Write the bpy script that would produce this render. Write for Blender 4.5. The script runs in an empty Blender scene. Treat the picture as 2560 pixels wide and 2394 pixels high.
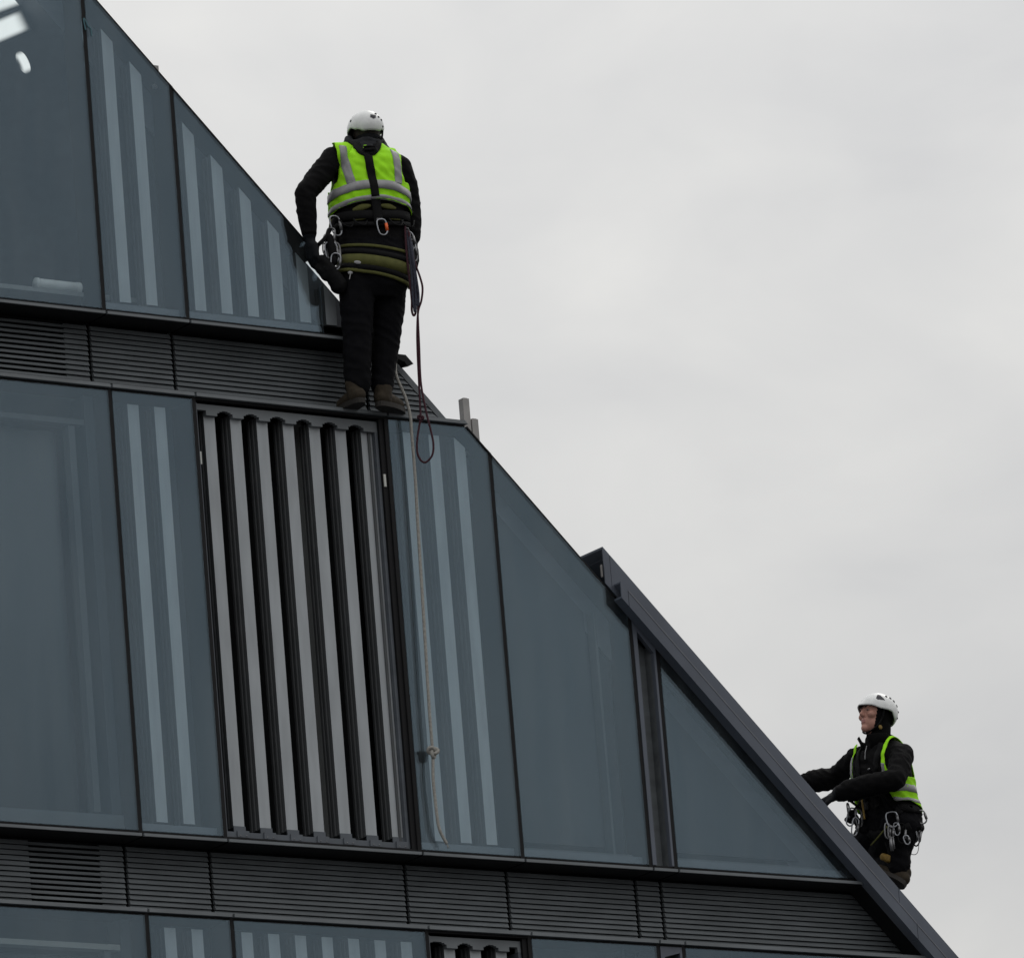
import bpy, bmesh, math, random
from mathutils import Vector, Matrix, noise
from mathutils.bvhtree import BVHTree
R = math.radians
rnd = random.Random(7)
scene = bpy.context.scene
col = scene.collection

# ------------------------------------------------------------------ camera
YAW, PITCH, ROLL = R(35.18893), R(15.14055), R(-4.76871)
fwd = Vector((math.sin(YAW)*math.cos(PITCH), math.cos(YAW)*math.cos(PITCH), math.sin(PITCH)))
rt0 = Vector((math.cos(YAW), -math.sin(YAW), 0)); up0 = rt0.cross(fwd)
rt = rt0*math.cos(ROLL) + up0*math.sin(ROLL); up = -rt0*math.sin(ROLL) + up0*math.cos(ROLL)
cam_d = bpy.data.cameras.new('camera'); cam = bpy.data.objects.new('camera', cam_d); col.objects.link(cam)
cam_d.sensor_width = 36.0; cam_d.lens = 281.25; cam_d.clip_start = 0.5; cam_d.clip_end = 3000
cam.matrix_world = Matrix(((rt.x, up.x, -fwd.x, -24.47592), (rt.y, up.y, -fwd.y, -34.71106),
                           (rt.z, up.z, -fwd.z, 1.65), (0, 0, 0, 1)))
scene.camera = cam

# ------------------------------------------------------------------ sky: even overcast over a Nishita sky
world = bpy.data.worlds.new('World'); scene.world = world; world.use_nodes = True
SUN_EL, SUN_AZ = R(48), R(62)          # sun behind the cloud, beyond the building and to its right
nt = world.node_tree; nt.nodes.clear()
def wn(t, **k):
    n = nt.nodes.new(t)
    for a, b in k.items(): setattr(n, a, b)
    return n
L = nt.links.new
out = wn('ShaderNodeOutputWorld'); mixs = wn('ShaderNodeMixShader'); mixs.inputs[0].default_value = .93
bgn = wn('ShaderNodeBackground'); bgn.inputs[1].default_value = .08
bgc = wn('ShaderNodeBackground'); bgc.inputs[1].default_value = 1.0
sky = wn('ShaderNodeTexSky', sky_type='NISHITA', sun_disc=False, sun_elevation=SUN_EL, sun_rotation=SUN_AZ)
sky.air_density = 1.5; sky.dust_density = 3.0
tc = wn('ShaderNodeTexCoord')
n1 = wn('ShaderNodeTexNoise'); n1.inputs['Scale'].default_value = 7.0; n1.inputs['Detail'].default_value = 4; n1.inputs['Roughness'].default_value = .45; n1.inputs['Distortion'].default_value = .3
mp = wn('ShaderNodeMapping'); mp.inputs['Location'].default_value = (1.1, .4, .2); mp.inputs['Scale'].default_value = (1, 1, 1.7)
rampc = wn('ShaderNodeValToRGB')
rampc.color_ramp.elements[0].position = .30; rampc.color_ramp.elements[0].color = (.565, .570, .585, 1)
rampc.color_ramp.elements[1].position = .68; rampc.color_ramp.elements[1].color = (.755, .750, .735, 1)
sep = wn('ShaderNodeSeparateXYZ')
m1 = wn('ShaderNodeMath', operation='MAXIMUM'); m1.inputs[1].default_value = 0
m2 = wn('ShaderNodeMath', operation='MULTIPLY_ADD'); m2.inputs[1].default_value = 1.316; m2.inputs[2].default_value = .658
vm = wn('ShaderNodeVectorMath', operation='SCALE')
L(tc.outputs['Generated'], mp.inputs['Vector']); L(mp.outputs[0], n1.inputs['Vector']); n2 = wn('ShaderNodeTexNoise'); n2.inputs['Scale'].default_value = 24; n2.inputs['Detail'].default_value = 5; n2.inputs['Roughness'].default_value = .5; n2.inputs['Distortion'].default_value = .4
mixn = wn('ShaderNodeMath', operation='MULTIPLY_ADD'); mixn.inputs[1].default_value = .48
sb_ = wn('ShaderNodeMath', operation='SUBTRACT'); sb_.inputs[1].default_value = .5
L(mp.outputs[0], n2.inputs['Vector']); L(n2.outputs['Fac'], sb_.inputs[0]); L(sb_.outputs[0], mixn.inputs[0]); L(n1.outputs['Fac'], mixn.inputs[2])
L(mixn.outputs[0], rampc.inputs[0])
L(tc.outputs['Generated'], sep.inputs[0]); L(sep.outputs['Z'], m1.inputs[0]); L(m1.outputs[0], m2.inputs[0])
L(rampc.outputs[0], vm.inputs[0]); L(m2.outputs[0], vm.inputs['Scale'])
L(vm.outputs[0], bgc.inputs[0]); L(sky.outputs[0], bgn.inputs[0])
L(bgn.outputs[0], mixs.inputs[1]); L(bgc.outputs[0], mixs.inputs[2]); L(mixs.outputs[0], out.inputs[0])

sun_d = bpy.data.lights.new('sun', 'SUN'); sun = bpy.data.objects.new('sun', sun_d); col.objects.link(sun)
sun_d.energy = .6; sun_d.angle = R(25); sun_d.color = (1, .97, .92)
sdir = Vector((math.sin(SUN_AZ)*math.cos(SUN_EL), math.cos(SUN_AZ)*math.cos(SUN_EL), math.sin(SUN_EL)))
sun.rotation_euler = sdir.to_track_quat('Z', 'Y').to_euler(); sun.location = sdir*60

vs = scene.view_settings
vs.view_transform = 'Standard'; vs.look = 'None'; vs.gamma = 1; vs.use_curve_mapping = False; vs.exposure = 0
scene.cycles.max_bounces = 8; scene.cycles.transparent_max_bounces = 24; scene.cycles.use_denoising = True

# ------------------------------------------------------------------ materials
def mat(name, c, rough=.6, metal=0., var=.12, scale=14., bump=.0, bscale=120., spec=.5, stretch=(1, 1, 1), sheen=0.):
    m = bpy.data.materials.new(name); m.use_nodes = True
    t = m.node_tree; b = t.nodes['Principled BSDF']; lk = t.links.new
    co = t.nodes.new('ShaderNodeTexCoord'); mpn = t.nodes.new('ShaderNodeMapping'); mpn.inputs['Scale'].default_value = stretch
    lk(co.outputs['Object'], mpn.inputs[0])
    no = t.nodes.new('ShaderNodeTexNoise'); no.inputs['Scale'].default_value = scale; no.inputs['Detail'].default_value = 6
    lk(mpn.outputs[0], no.inputs['Vector'])
    mr = t.nodes.new('ShaderNodeMapRange'); mr.inputs[1].default_value = .3; mr.inputs[2].default_value = .7
    mr.inputs[3].default_value = 1-var; mr.inputs[4].default_value = 1+var
    lk(no.outputs['Fac'], mr.inputs[0])
    sc = t.nodes.new('ShaderNodeVectorMath'); sc.operation = 'SCALE'; sc.inputs[0].default_value = c[:3]
    lk(mr.outputs[0], sc.inputs['Scale']); lk(sc.outputs[0], b.inputs['Base Color'])
    b.inputs['Roughness'].default_value = rough; b.inputs['Metallic'].default_value = metal
    b.inputs['Specular IOR Level'].default_value = spec
    if sheen: b.inputs['Sheen Weight'].default_value = sheen
    if bump:
        n2 = t.nodes.new('ShaderNodeTexNoise'); n2.inputs['Scale'].default_value = bscale; n2.inputs['Detail'].default_value = 4
        lk(mpn.outputs[0], n2.inputs['Vector'])
        bp = t.nodes.new('ShaderNodeBump'); bp.inputs['Strength'].default_value = bump; bp.inputs['Distance'].default_value = .004
        lk(n2.outputs['Fac'], bp.inputs['Height']); lk(bp.outputs[0], b.inputs['Normal'])
    return m

def glass_mat():
    m = bpy.data.materials.new('tinted_glass'); m.use_nodes = True
    t = m.node_tree; t.nodes.clear(); lk = t.links.new; N = t.nodes.new
    o = N('ShaderNodeOutputMaterial'); tr = N('ShaderNodeBsdfTransparent'); tr.inputs[0].default_value = (.918, .952, .964, 1)
    gl = N('ShaderNodeBsdfGlossy'); gl.inputs['Color'].default_value = (.655, .85, 1, 1); gl.inputs['Roughness'].default_value = .03
    ge = N('ShaderNodeNewGeometry'); dt = N('ShaderNodeVectorMath'); dt.operation = 'DOT_PRODUCT'
    lk(ge.outputs['Normal'], dt.inputs[0]); lk(ge.outputs['Incoming'], dt.inputs[1])
    ab = N('ShaderNodeMath'); ab.operation = 'ABSOLUTE'; lk(dt.outputs['Value'], ab.inputs[0])
    om = N('ShaderNodeMath'); om.operation = 'SUBTRACT'; om.inputs[0].default_value = 1; lk(ab.outputs[0], om.inputs[1])
    pw = N('ShaderNodeMath'); pw.operation = 'POWER'; pw.inputs[1].default_value = 5; lk(om.outputs[0], pw.inputs[0])
    ad = N('ShaderNodeMath'); ad.operation = 'MULTIPLY_ADD'; ad.inputs[1].default_value = .94; ad.inputs[2].default_value = .067; lk(pw.outputs[0], ad.inputs[0])
    mx = N('ShaderNodeMixShader'); lk(ad.outputs[0], mx.inputs[0]); lk(tr.outputs[0], mx.inputs[1]); lk(gl.outputs[0], mx.inputs[2])
    # thin uneven film of dust, streaked downwards
    df = N('ShaderNodeBsdfDiffuse'); df.inputs[0].default_value = (.42, .45, .46, 1)
    co = N('ShaderNodeTexCoord'); mpn = N('ShaderNodeMapping'); mpn.inputs['Scale'].default_value = (5, 5, .7); lk(co.outputs['Object'], mpn.inputs[0])
    no = N('ShaderNodeTexNoise'); no.inputs['Scale'].default_value = 1.6; no.inputs['Detail'].default_value = 7; lk(mpn.outputs[0], no.inputs['Vector'])
    mr = N('ShaderNodeMapRange'); mr.inputs[1].default_value = .3; mr.inputs[2].default_value = .75; mr.inputs[3].default_value = .002; mr.inputs[4].default_value = .050
    lk(no.outputs['Fac'], mr.inputs[0])
    m2_ = N('ShaderNodeMixShader'); lk(mr.outputs[0], m2_.inputs[0]); lk(mx.outputs[0], m2_.inputs[1]); lk(df.outputs[0], m2_.inputs[2])
    lk(m2_.outputs[0], o.inputs[0])
    return m

def emit_mat(name, c, st):          # emission fades towards the rims, painting the blur of the glare
    m = bpy.data.materials.new(name); m.use_nodes = True
    t = m.node_tree; b = t.nodes['Principled BSDF']; lk = t.links.new; N = t.nodes.new
    b.inputs['Base Color'].default_value = (.03, .035, .04, 1); b.inputs['Emission Color'].default_value = (*c, 1); b.inputs['Roughness'].default_value = .9
    co = N('ShaderNodeTexCoord'); sp = N('ShaderNodeSeparateXYZ'); lk(co.outputs['Generated'], sp.inputs[0]); last = None
    for ax in ('X', 'Z'):
        om = N('ShaderNodeMath'); om.operation = 'SUBTRACT'; om.inputs[0].default_value = 1; lk(sp.outputs[ax], om.inputs[1])
        mu = N('ShaderNodeMath'); mu.operation = 'MULTIPLY'; lk(sp.outputs[ax], mu.inputs[0]); lk(om.outputs[0], mu.inputs[1])
        ss = N('ShaderNodeMapRange'); ss.interpolation_type = 'SMOOTHSTEP'; ss.inputs[1].default_value = .0; ss.inputs[2].default_value = .20; lk(mu.outputs[0], ss.inputs[0])
        if last is None: last = ss.outputs[0]
        else:
            p = N('ShaderNodeMath'); p.operation = 'MULTIPLY'; lk(last, p.inputs[0]); lk(ss.outputs[0], p.inputs[1]); last = p.outputs[0]
    e = N('ShaderNodeMath'); e.operation = 'MULTIPLY'; e.inputs[1].default_value = st; lk(last, e.inputs[0]); lk(e.outputs[0], b.inputs['Emission Strength'])
    return m

M = dict(
    glass=glass_mat(),
    gasket=mat('black_gasket', (.008, .008, .009), .6, spec=.2),
    metal=mat('anthracite_metal', (.090, .102, .118), .5, .0, .16, 4, .05, 260, .4, (1, 1, 3)),
    coping=mat('coping_metal', (.094, .107, .134), .45, .0, .15, 3, .06, 220, .4, (1, 1, 1)),
    trim=mat('coping_edge', (.16, .165, .185), .4),
    slat=mat('louvre_metal', (.126, .138, .146), .55, .0, .18, 4, .05, 200, .3, (1, 4, 4)),
    finw=mat('fin_white', (.345, .368, .385), .5, .0, .12, 5, .04, 200, .4, (3, 3, .5)),
    find=mat('fin_side', (.075, .080, .084), .6, .0, .1, 8, .0, 60, .3),
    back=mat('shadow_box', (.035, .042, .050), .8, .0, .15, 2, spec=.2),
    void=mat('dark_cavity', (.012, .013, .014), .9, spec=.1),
    concrete=mat('concrete', (.22, .22, .21), .85, .0, .15, 3, .2, 40),
    frame=mat('inner_frame', (.075, .082, .088), .9, .0, .1, 2),
    inner=mat('interior_wall', (.18, .19, .19), .9, .0, .1, 2),
    blind=mat('blind_fabric', (.062, .067, .071), .9, .0, .07, 3, .05, 200),
    bar=mat('warm_bar', (.26, .265, .25), .6, .0, .05, 6),
    header=mat('screen_header', (.140, .154, .164), .5, .0, .16, 4),
    pale=mat('pale_bar', (.55, .56, .52), .6, .0, .05, 6),
    steel=mat('steel', (.30, .31, .33), .35, 1., .08, 30),
    alu=mat('galvanised', (.20, .20, .205), .45, .9, .12, 20),
    alug=mat('grey_post', (.30, .29, .28), .5, .2, .15, 12),
    asphalt=mat('asphalt', (.055, .055, .056), .9, .0, .2, 3, .3, 60),
    jacket=mat('black_jacket', (.0038, .0036, .0040), .9, .0, .25, 30, .35, 300, .12),
    trouser=mat('dark_trousers', (.0036, .0036, .0048), .9, .0, .25, 25, .3, 400, .12),
    hood=mat('grey_hood', (.020, .021, .024), .85, .0, .2, 30, .3, 300, .15),
    glove=mat('glove', (.005, .006, .008), .7, .0, .3, 40, .3, 200, .2),
    skin=mat('skin', (.42, .215, .165), .55, .0, .10, 30, .1, 300, .35),
    lips=mat('lips', (.30, .12, .105), .5),
    hair=mat('hair', (.03, .02, .015), .7, .0, .3, 80),
    shaded_eye=mat('shaded_eye', (.16, .14, .13), .3), pupil=mat('pupil', (.02, .015, .012), .3),  # eyeball colour darkened to paint the shade under the brow
    hiviz=mat('hi_vis_fabric', (.335, .77, .014), .75, .0, .08, 20, .25, 350, .2),
    tape=mat('reflective_tape', (.27, .27, .275), .5, .0, .08, 40, .1, 300, .4),
    helmet=mat('helmet_shell', (.72, .73, .72), .35, .0, .10, 26, .0, 80, .5),
    liner=mat('helmet_liner', (.02, .02, .022), .8), vent=mat('vent_dark', (.035, .034, .042), .7),
    web=mat('black_webbing', (.004, .004, .0045), .8, .0, .3, 90, .3, 500, .15),
    pad=mat('olive_pad', (.082, .084, .024), .8, .0, .15, 40, .3, 300, .2),
    boot=mat('suede_boot', (.036, .028, .019), .85, .0, .25, 30, .3, 200, .2),
    sole=mat('boot_sole', (.018, .015, .012), .8),
    orange=mat('orange_gate', (.75, .12, .02), .4), yellow=mat('ochre', (.24, .15, .03), .7, .0, .25, 40),
    ropew=mat('white_rope', (.31, .30, .275), .9, .0, .25, 90, .5, 200, .2),
    roper=mat('maroon_rope', (.050, .019, .026), .9, .0, .3, 120, .4, 200, .2),
    ropeb=mat('grey_blue_rope', (.040, .042, .058), .9, .0, .3, 120, .4, 200, .2),
    light=emit_mat('soft_glow', (1, 1, .96), .95),
    twine=mat('teal_twine', (.08, .17, .2), .8),
    paper=mat('white_paper', (.62, .63, .62), .8, .0, .06, 10),
)

# ------------------------------------------------------------------ mesh helpers
class MB:
    def __init__(s): s.v = []; s.f = []; s.mi = []
    def add(s, v, f, mi=0):
        b = len(s.v); s.v += [tuple(p) for p in v]; s.f += [tuple(i+b for i in q) for q in f]; s.mi += [mi]*len(f); return s
    def box(s, x0, x1, y0, y1, z0, z1, mi=0):
        return s.add([(x, y, z) for x in (x0, x1) for y in (y0, y1) for z in (z0, z1)],
                     [(0, 1, 3, 2), (4, 6, 7, 5), (0, 4, 5, 1), (2, 3, 7, 6), (0, 2, 6, 4), (1, 5, 7, 3)], mi)
    def prism(s, poly, y0, y1, mi=0):        # polygon in (x,z) extruded along y
        n = len(poly)
        return s.add([(x, y0, z) for x, z in poly]+[(x, y1, z) for x, z in poly],
                     [tuple(range(n)), tuple(range(2*n-1, n-1, -1))]+[(i, i+n, (i+1) % n+n, (i+1) % n) for i in range(n)], mi)
    def xprism(s, poly, x0, x1, mi=0, x1top=None):        # polygon in (y,z) extruded along x
        n = len(poly)
        return s.add([(x0, y, z) for y, z in poly]+[(x1 if x1top is None else x1+x1top*(z-poly[0][1]), y, z) for y, z in poly],
                     [tuple(range(n)), tuple(range(2*n-1, n-1, -1))]+[(i, (i+1) % n, (i+1) % n+n, i+n) for i in range(n)], mi)
    def tube(s, pts, r, n=8, closed=False, mi=0, sub=1):
        P = [Vector(p) for p in pts]
        if sub > 1: P = catmull(P, sub, closed)
        N = len(P); rr = r if callable(r) else (lambda t: r)
        t0 = (P[1]-P[0]).normalized(); nrm = t0.orthogonal().normalized(); v = []
        for i, p in enumerate(P):
            a = P[(i-1) % N] if (closed or i > 0) else p; b = P[(i+1) % N] if (closed or i < N-1) else p
            t = (b-a).normalized(); nrm = (nrm-t*nrm.dot(t))
            nrm = nrm.normalized() if nrm.length > 1e-6 else t.orthogonal().normalized()
            bn = t.cross(nrm); q = rr(i/max(1, N-1))
            v += [p+(nrm*math.cos(k*2*math.pi/n)+bn*math.sin(k*2*math.pi/n))*q for k in range(n)]
        f = [(i*n+k, i*n+(k+1) % n, ((i+1) % N)*n+(k+1) % n, ((i+1) % N)*n+k) for i in range(N if closed else N-1) for k in range(n)]
        if not closed: f += [tuple(range(n-1, -1, -1)), tuple((N-1)*n+k for k in range(n))]
        return s.add(v, f, mi)
    def cap(s, p0, r0, p1, r1, n=18, mi=0):   # tapered capsule
        p0, p1 = Vector(p0), Vector(p1); d = (p1-p0); ln = d.length; d = d.normalized() if ln > 1e-6 else Vector((0, 0, 1))
        a = d.orthogonal().normalized(); b = d.cross(a); prof = []
        for k in range(6): t = -math.pi/2+math.pi/2*k/6; prof.append((r0*math.sin(t), r0*math.cos(t)))
        prof += [(0, r0), (ln, r1)]
        for k in range(1, 7): t = math.pi/2*k/6; prof.append((ln+r1*math.sin(t), max(r1*math.cos(t), 1e-4)))
        prof[0] = (prof[0][0], 1e-4)
        v = [p0+d*z+(a*math.cos(i*2*math.pi/n)+b*math.sin(i*2*math.pi/n))*q for z, q in prof for i in range(n)]
        m_ = len(prof)
        f = [(j*n+i, j*n+(i+1) % n, (j+1)*n+(i+1) % n, (j+1)*n+i) for j in range(m_-1) for i in range(n)]
        f += [tuple(range(n-1, -1, -1)), tuple((m_-1)*n+i for i in range(n))]
        return s.add(v, f, mi)
    def chain(s, pts, mi=0):                  # [(p, r), ...] of capsules
        for (a, ra), (b, rb) in zip(pts, pts[1:]): s.cap(a, ra, b, rb, mi=mi)
        return s
    def loft(s, rings, n=28, mi=0, ex=2.3):   # rings of (x,y,z,a,b,rot) stacked ellipses
        v = []
        for (x, y, z, a, b, ro) in rings:
            for k in range(n):
                t = 2*math.pi*k/n; c, sn = math.cos(t), math.sin(t)
                q = (abs(c)**ex+abs(sn)**ex)**(-1/ex); px, py = a*q*c, b*q*sn
                v.append((x+px*math.cos(ro)-py*math.sin(ro), y+px*math.sin(ro)+py*math.cos(ro), z))
        m_ = len(rings)
        f = [(j*n+i, j*n+(i+1) % n, (j+1)*n+(i+1) % n, (j+1)*n+i) for j in range(m_-1) for i in range(n)]
        f += [tuple(range(n-1, -1, -1)), tuple((m_-1)*n+i for i in range(n))]
        return s.add(v, f, mi)
    def ell(s, c, rad, mat3=None, nu=20, nv=12, mi=0):
        c = Vector(c); v = []; mat3 = mat3 or Matrix.Identity(3)
        for j in range(nv+1):
            th = math.pi*(j+.02)/(nv+.04)
            for i in range(nu):
                ph = 2*math.pi*i/nu
                v.append(c+mat3 @ Vector((rad[0]*math.sin(th)*math.cos(ph), rad[1]*math.sin(th)*math.sin(ph), rad[2]*math.cos(th))))
        f = [(j*nu+i, (j+1)*nu+i, (j+1)*nu+(i+1) % nu, j*nu+(i+1) % nu) for j in range(nv) for i in range(nu)]
        f += [tuple(range(nu)), tuple(nv*nu+i for i in range(nu-1, -1, -1))]
        return s.add(v, f, mi)
    def mesh(s, name, mats):
        me = bpy.data.meshes.new(name); me.from_pydata(s.v, [], s.f)
        for m in (mats if isinstance(mats, (list, tuple)) else [mats]): me.materials.append(m)
        me.polygons.foreach_set('material_index', s.mi); me.update()
        bm = bmesh.new(); bm.from_mesh(me); bmesh.ops.recalc_face_normals(bm, faces=bm.faces); bm.to_mesh(me); bm.free()
        return me

def catmull(P, sub, closed=False):
    P = [Vector(p) for p in P]; n = len(P); o = []
    for i in range(n if closed else n-1):
        g = (lambda k: P[k % n]) if closed else (lambda k: P[min(max(k, 0), n-1)])
        a, b, c, d = g(i-1), g(i), g(i+1), g(i+2)
        for k in range(sub):
            t = k/sub
            o.append(.5*((2*b)+(c-a)*t+(2*a-5*b+4*c-d)*t*t+(3*b-a-3*c+d)*t**3))
    if not closed: o.append(P[-1])
    return o

def link(name, me, parent=None, smooth=False):
    o = bpy.data.objects.new(name, me); col.objects.link(o)
    if parent is not None: o.parent = parent
    if smooth:
        for p in me.polygons: p.use_smooth = True
    return o
def put(name, mb, m, parent=None, smooth=False): return link(name, mb.mesh(name, m), parent, smooth)
def empty(name, loc=(0, 0, 0), rz=0):
    o = bpy.data.objects.new(name, None); col.objects.link(o); o.location = loc; o.rotation_euler = (0, 0, rz); o.empty_display_size = .2
    return o
def tag(o, label=None, cat=None, group=None, kind=None):
    for k, v in (('label', label), ('category', cat), ('group', group), ('kind', kind)):
        if v: o[k] = v
    return o

# ------------------------------------------------------------------ ground
g = MB().add([(-600, -600, 0), (600, -600, 0), (600, 600, 0), (-600, 600, 0)], [(0, 1, 2, 3)])
tag(put('ground', g, M['asphalt']), kind='structure')

# ------------------------------------------------------------------ the building
# facade plane y = 0, x to the right, roof edge falls at 45 degrees along x + z = EDGE
EDGE, ROOF = 13.135, 13.2
B = empty('office_building', (0, 0, 0))
tag(B, 'dark glass office building with louvre bands and a roofline falling diagonally to the right', 'building')
MX = [-6.0, -2.565, -2.038, -.803, -.135, .715, .885]      # mullion lines
FL = [(13.872, 16.275, 'A'), (11.008, 13.413, 'B'), (8.146, 10.551, 'C')]   # glazed storeys
GAP = .0135

def clip(poly, s):                 # keep x + z <= s
    o = []
    for i, (x, z) in enumerate(poly):
        x2, z2 = poly[(i+1) % len(poly)]; d, d2 = x+z-s, x2+z2-s
        if d <= 0: o.append((x, z))
        if (d < 0 < d2) or (d2 < 0 < d):
            t = d/(d-d2); o.append((x+(x2-x)*t, z+(z2-z)*t))
    return o
def rect(x0, x1, z0, z1): return [(x0, z0), (x1, z0), (x1, z1), (x0, z1)]

# carcass: slabs, back wall, end wall, roof slab
for z0, z1 in ((13.46, 13.82), (10.60, 10.95), (7.74, 8.09), (16.32, 16.65)):
    p = clip(rect(-6, 14, z0, z1), ROOF-.1)
    if len(p) > 2: put('floor_slab', MB().prism(p, .22, 6), M['inner'], B)
put('base_wall', MB().prism(clip(rect(-6, 14, -.2, 7.74), ROOF-.1), .02, 6), M['metal'], B)
put('back_wall', MB().prism(clip(rect(-6, 14, 0, 16.65), ROOF-.1), 6, 6.3), M['inner'], B)
put('end_wall', MB().box(-6.3, -6, -.02, 6.3, 0, 16.9), M['metal'], B)
put('partition_wall', MB().prism(clip(rect(-1.35, -1.2, 8.1, 16), ROOF-.2), .24, 6), M['inner'], B)
put('roof', MB().prism([(-3.55, 16.75), (14.0, -.8), (13.8, -.9), (-3.65, 16.55), (-6, 16.55), (-6, 16.75)], .184, 6.3), M['metal'], B)

def fin(x, z0, z1a, z1b, y=.06, w=.07, d=.10):
    # white face, dark ribbed flanks; the top can slope
    mb = MB(); h = w/2
    ring = [(-h, 0), (h, 0), (h, .022), (h-.005, .026), (h-.005, .040), (h, .044), (h, .060), (h-.005, .064), (h-.005, .078), (h, .082), (h, d),
            (-h, d), (-h, .082), (-h+.005, .078), (-h+.005, .064), (-h, .060), (-h, .044), (-h+.005, .040), (-h+.005, .026), (-h, .022)]
    n = len(ring); v = [(x+a, y+b, z0) for a, b in ring]+[(x+a, y+b, z1a+(z1b-z1a)*(a+h)/w) for a, b in ring]
    mb.add(v, [tuple(range(n)), tuple(range(2*n-1, n-1, -1))], 1)
    for i in range(n): mb.add([v[i], v[(i+1) % n], v[n+(i+1) % n], v[n+i]], [(0, 1, 2, 3)], 0 if i == 0 else 1)
    return mb

FINS = {1: [-2.390, -2.222], 2: [-1.912+.1683*k for k in range(7)], 3: [-.626, -.458, -.290]}
OPEN = {('B', 2), ('C', 3)}         # bays whose glass is out: bare louvre screens
diag_off = {('A', 1): .004, ('A', 2): -.004, ('B', 3): -.010, ('B', 4): .003}
for zb, zt, fl in FL:
    for k in range(len(MX)):
        x0 = MX[k]; x1 = MX[k+1] if k+1 < len(MX) else 9
        if fl == 'A' and k > 2: continue
        e = EDGE+diag_off.get((fl, k), 0)
        full = clip(rect(x0+GAP, x1-GAP, zb, zt), e)
        if len(full) < 3: continue
        if k == 5: continue                     # narrow metal vent, built below
        if (fl, k) not in OPEN:
            pane = clip(rect(x0+GAP, -1.165, zb, zt), e) if (fl, k) == ('A', 2) else full
            put('glass_pane', MB().prism(pane, 0, .012), M['glass'], B)
            # thin black edge under the sloping cut of the pane
        if k == 0: continue
        # shadow box behind the glass, open screens have a deep black cavity
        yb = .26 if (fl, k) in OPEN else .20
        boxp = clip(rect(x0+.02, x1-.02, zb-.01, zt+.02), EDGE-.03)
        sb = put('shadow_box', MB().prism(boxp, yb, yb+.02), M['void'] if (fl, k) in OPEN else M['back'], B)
        for fx in FINS.get(k, []):
            z0 = zb+.067; h = .035; lim = EDGE-.075
            za, zb2 = min(zt-.045, lim-(fx-h)), min(zt-.045, lim-(fx+h))
            if zb2 > z0+.03: put('fin', fin(fx, z0, za, zb2), [M['finw'], M['find']], sb)
        if k in (4, 6):                          # plain bays: inner frame seen faintly through the glass
            rail = clip(rect(x0+.05, x1-.05, zb+.05, zb+.075), EDGE-.1)
            put('inner_rail', MB().prism(rail, .10, .19), M['frame'], sb)
            if k == 4: put('inner_post', MB().prism(clip(rect(x1-.16, x1-.145, zb+.075, zt), EDGE-.12), .12, .19), M['frame'], sb)
            inn = clip(rect(x0+.08, x1-.2, zb+.12, zt-.05), EDGE-.16)
            put('inner_panel', MB().prism(inn, .155, .17), M['blind'] if False else M['back'], sb)
        if fl != 'C' or True:
            fr = MB(); fr.box(x0+.02, x1-.02 if k != 6 else 2.0, .03, .17, zb-.004, zb+.05)
            if (fl, k) not in OPEN: put('bottom_rail', MB().prism(clip(rect(x0+.02, x1-.02, zb-.004, zb+.052), EDGE-.02), .05, .19), M['metal'], sb)

# mullions: black gasket lines between panes
for zb, zt, fl in FL:
    for k, x in enumerate(MX[1:], 1):
        top = min(zt+.016, EDGE-x+.02)
        if top < zb: continue
        put('mullion', MB().prism([(x-.0125, zb-.03), (x+.0125, zb-.03), (x+.0125, top-.012), (x-.0125, top+.012)] if top < zt else rect(x-.0125, x+.0125, zb-.03, top), .004, .2), M['gasket'], B)
    put('transom', MB().prism(clip(rect(-6, 9, zt+.001, zt+.013), EDGE), .006, .2), M['gasket'], B)
    put('transom', MB().prism(clip(rect(-6, 9, zb-.0195, zb-.001), EDGE+.01), .008, .2), M['gasket'], B)
    # edge strip along the sloping cut
    e = EDGE+.001; xs = (EDGE-zt, EDGE-zb) if fl != 'A' else (EDGE-zt, -1.17)
    put('edge_trim', MB().prism([(xs[0], e-xs[0]), (xs[1], e-xs[1]), (xs[1]+.006, e-xs[1]+.006), (xs[0]+.006, e-xs[0]+.006)], -.001, .20), M['gasket'], B)

# sills under each storey and lips over each storey, jointed at the mullions
for zb, zt, fl in FL:
    for k in range(len(MX)):
        x0 = MX[k]; x1 = MX[k+1] if k+1 < len(MX) else 9
        s = clip(rect(x0+.007, x1-.007, zb-.036, zb-.0205), EDGE+(-.10 if fl == 'A' else .06))
        if len(s) > 2 and x0 < EDGE+.06-zb: put('sill', MB().prism(s, -.022, -.008), M['header'], B); put('soffit_shade', MB().prism([(x, z-(.003 if z < zb-.03 else 0)) for x, z in s], -.007, .19), M['gasket'], B)  # underside plate coloured black for the shade below the sill
        s = clip(rect(x0+.007, x1-.007, zt+.014, zt+.033), EDGE+.015)
        if len(s) > 2: put('ledge', MB().prism(s, -.020, .19), M['header'], B)

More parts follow.
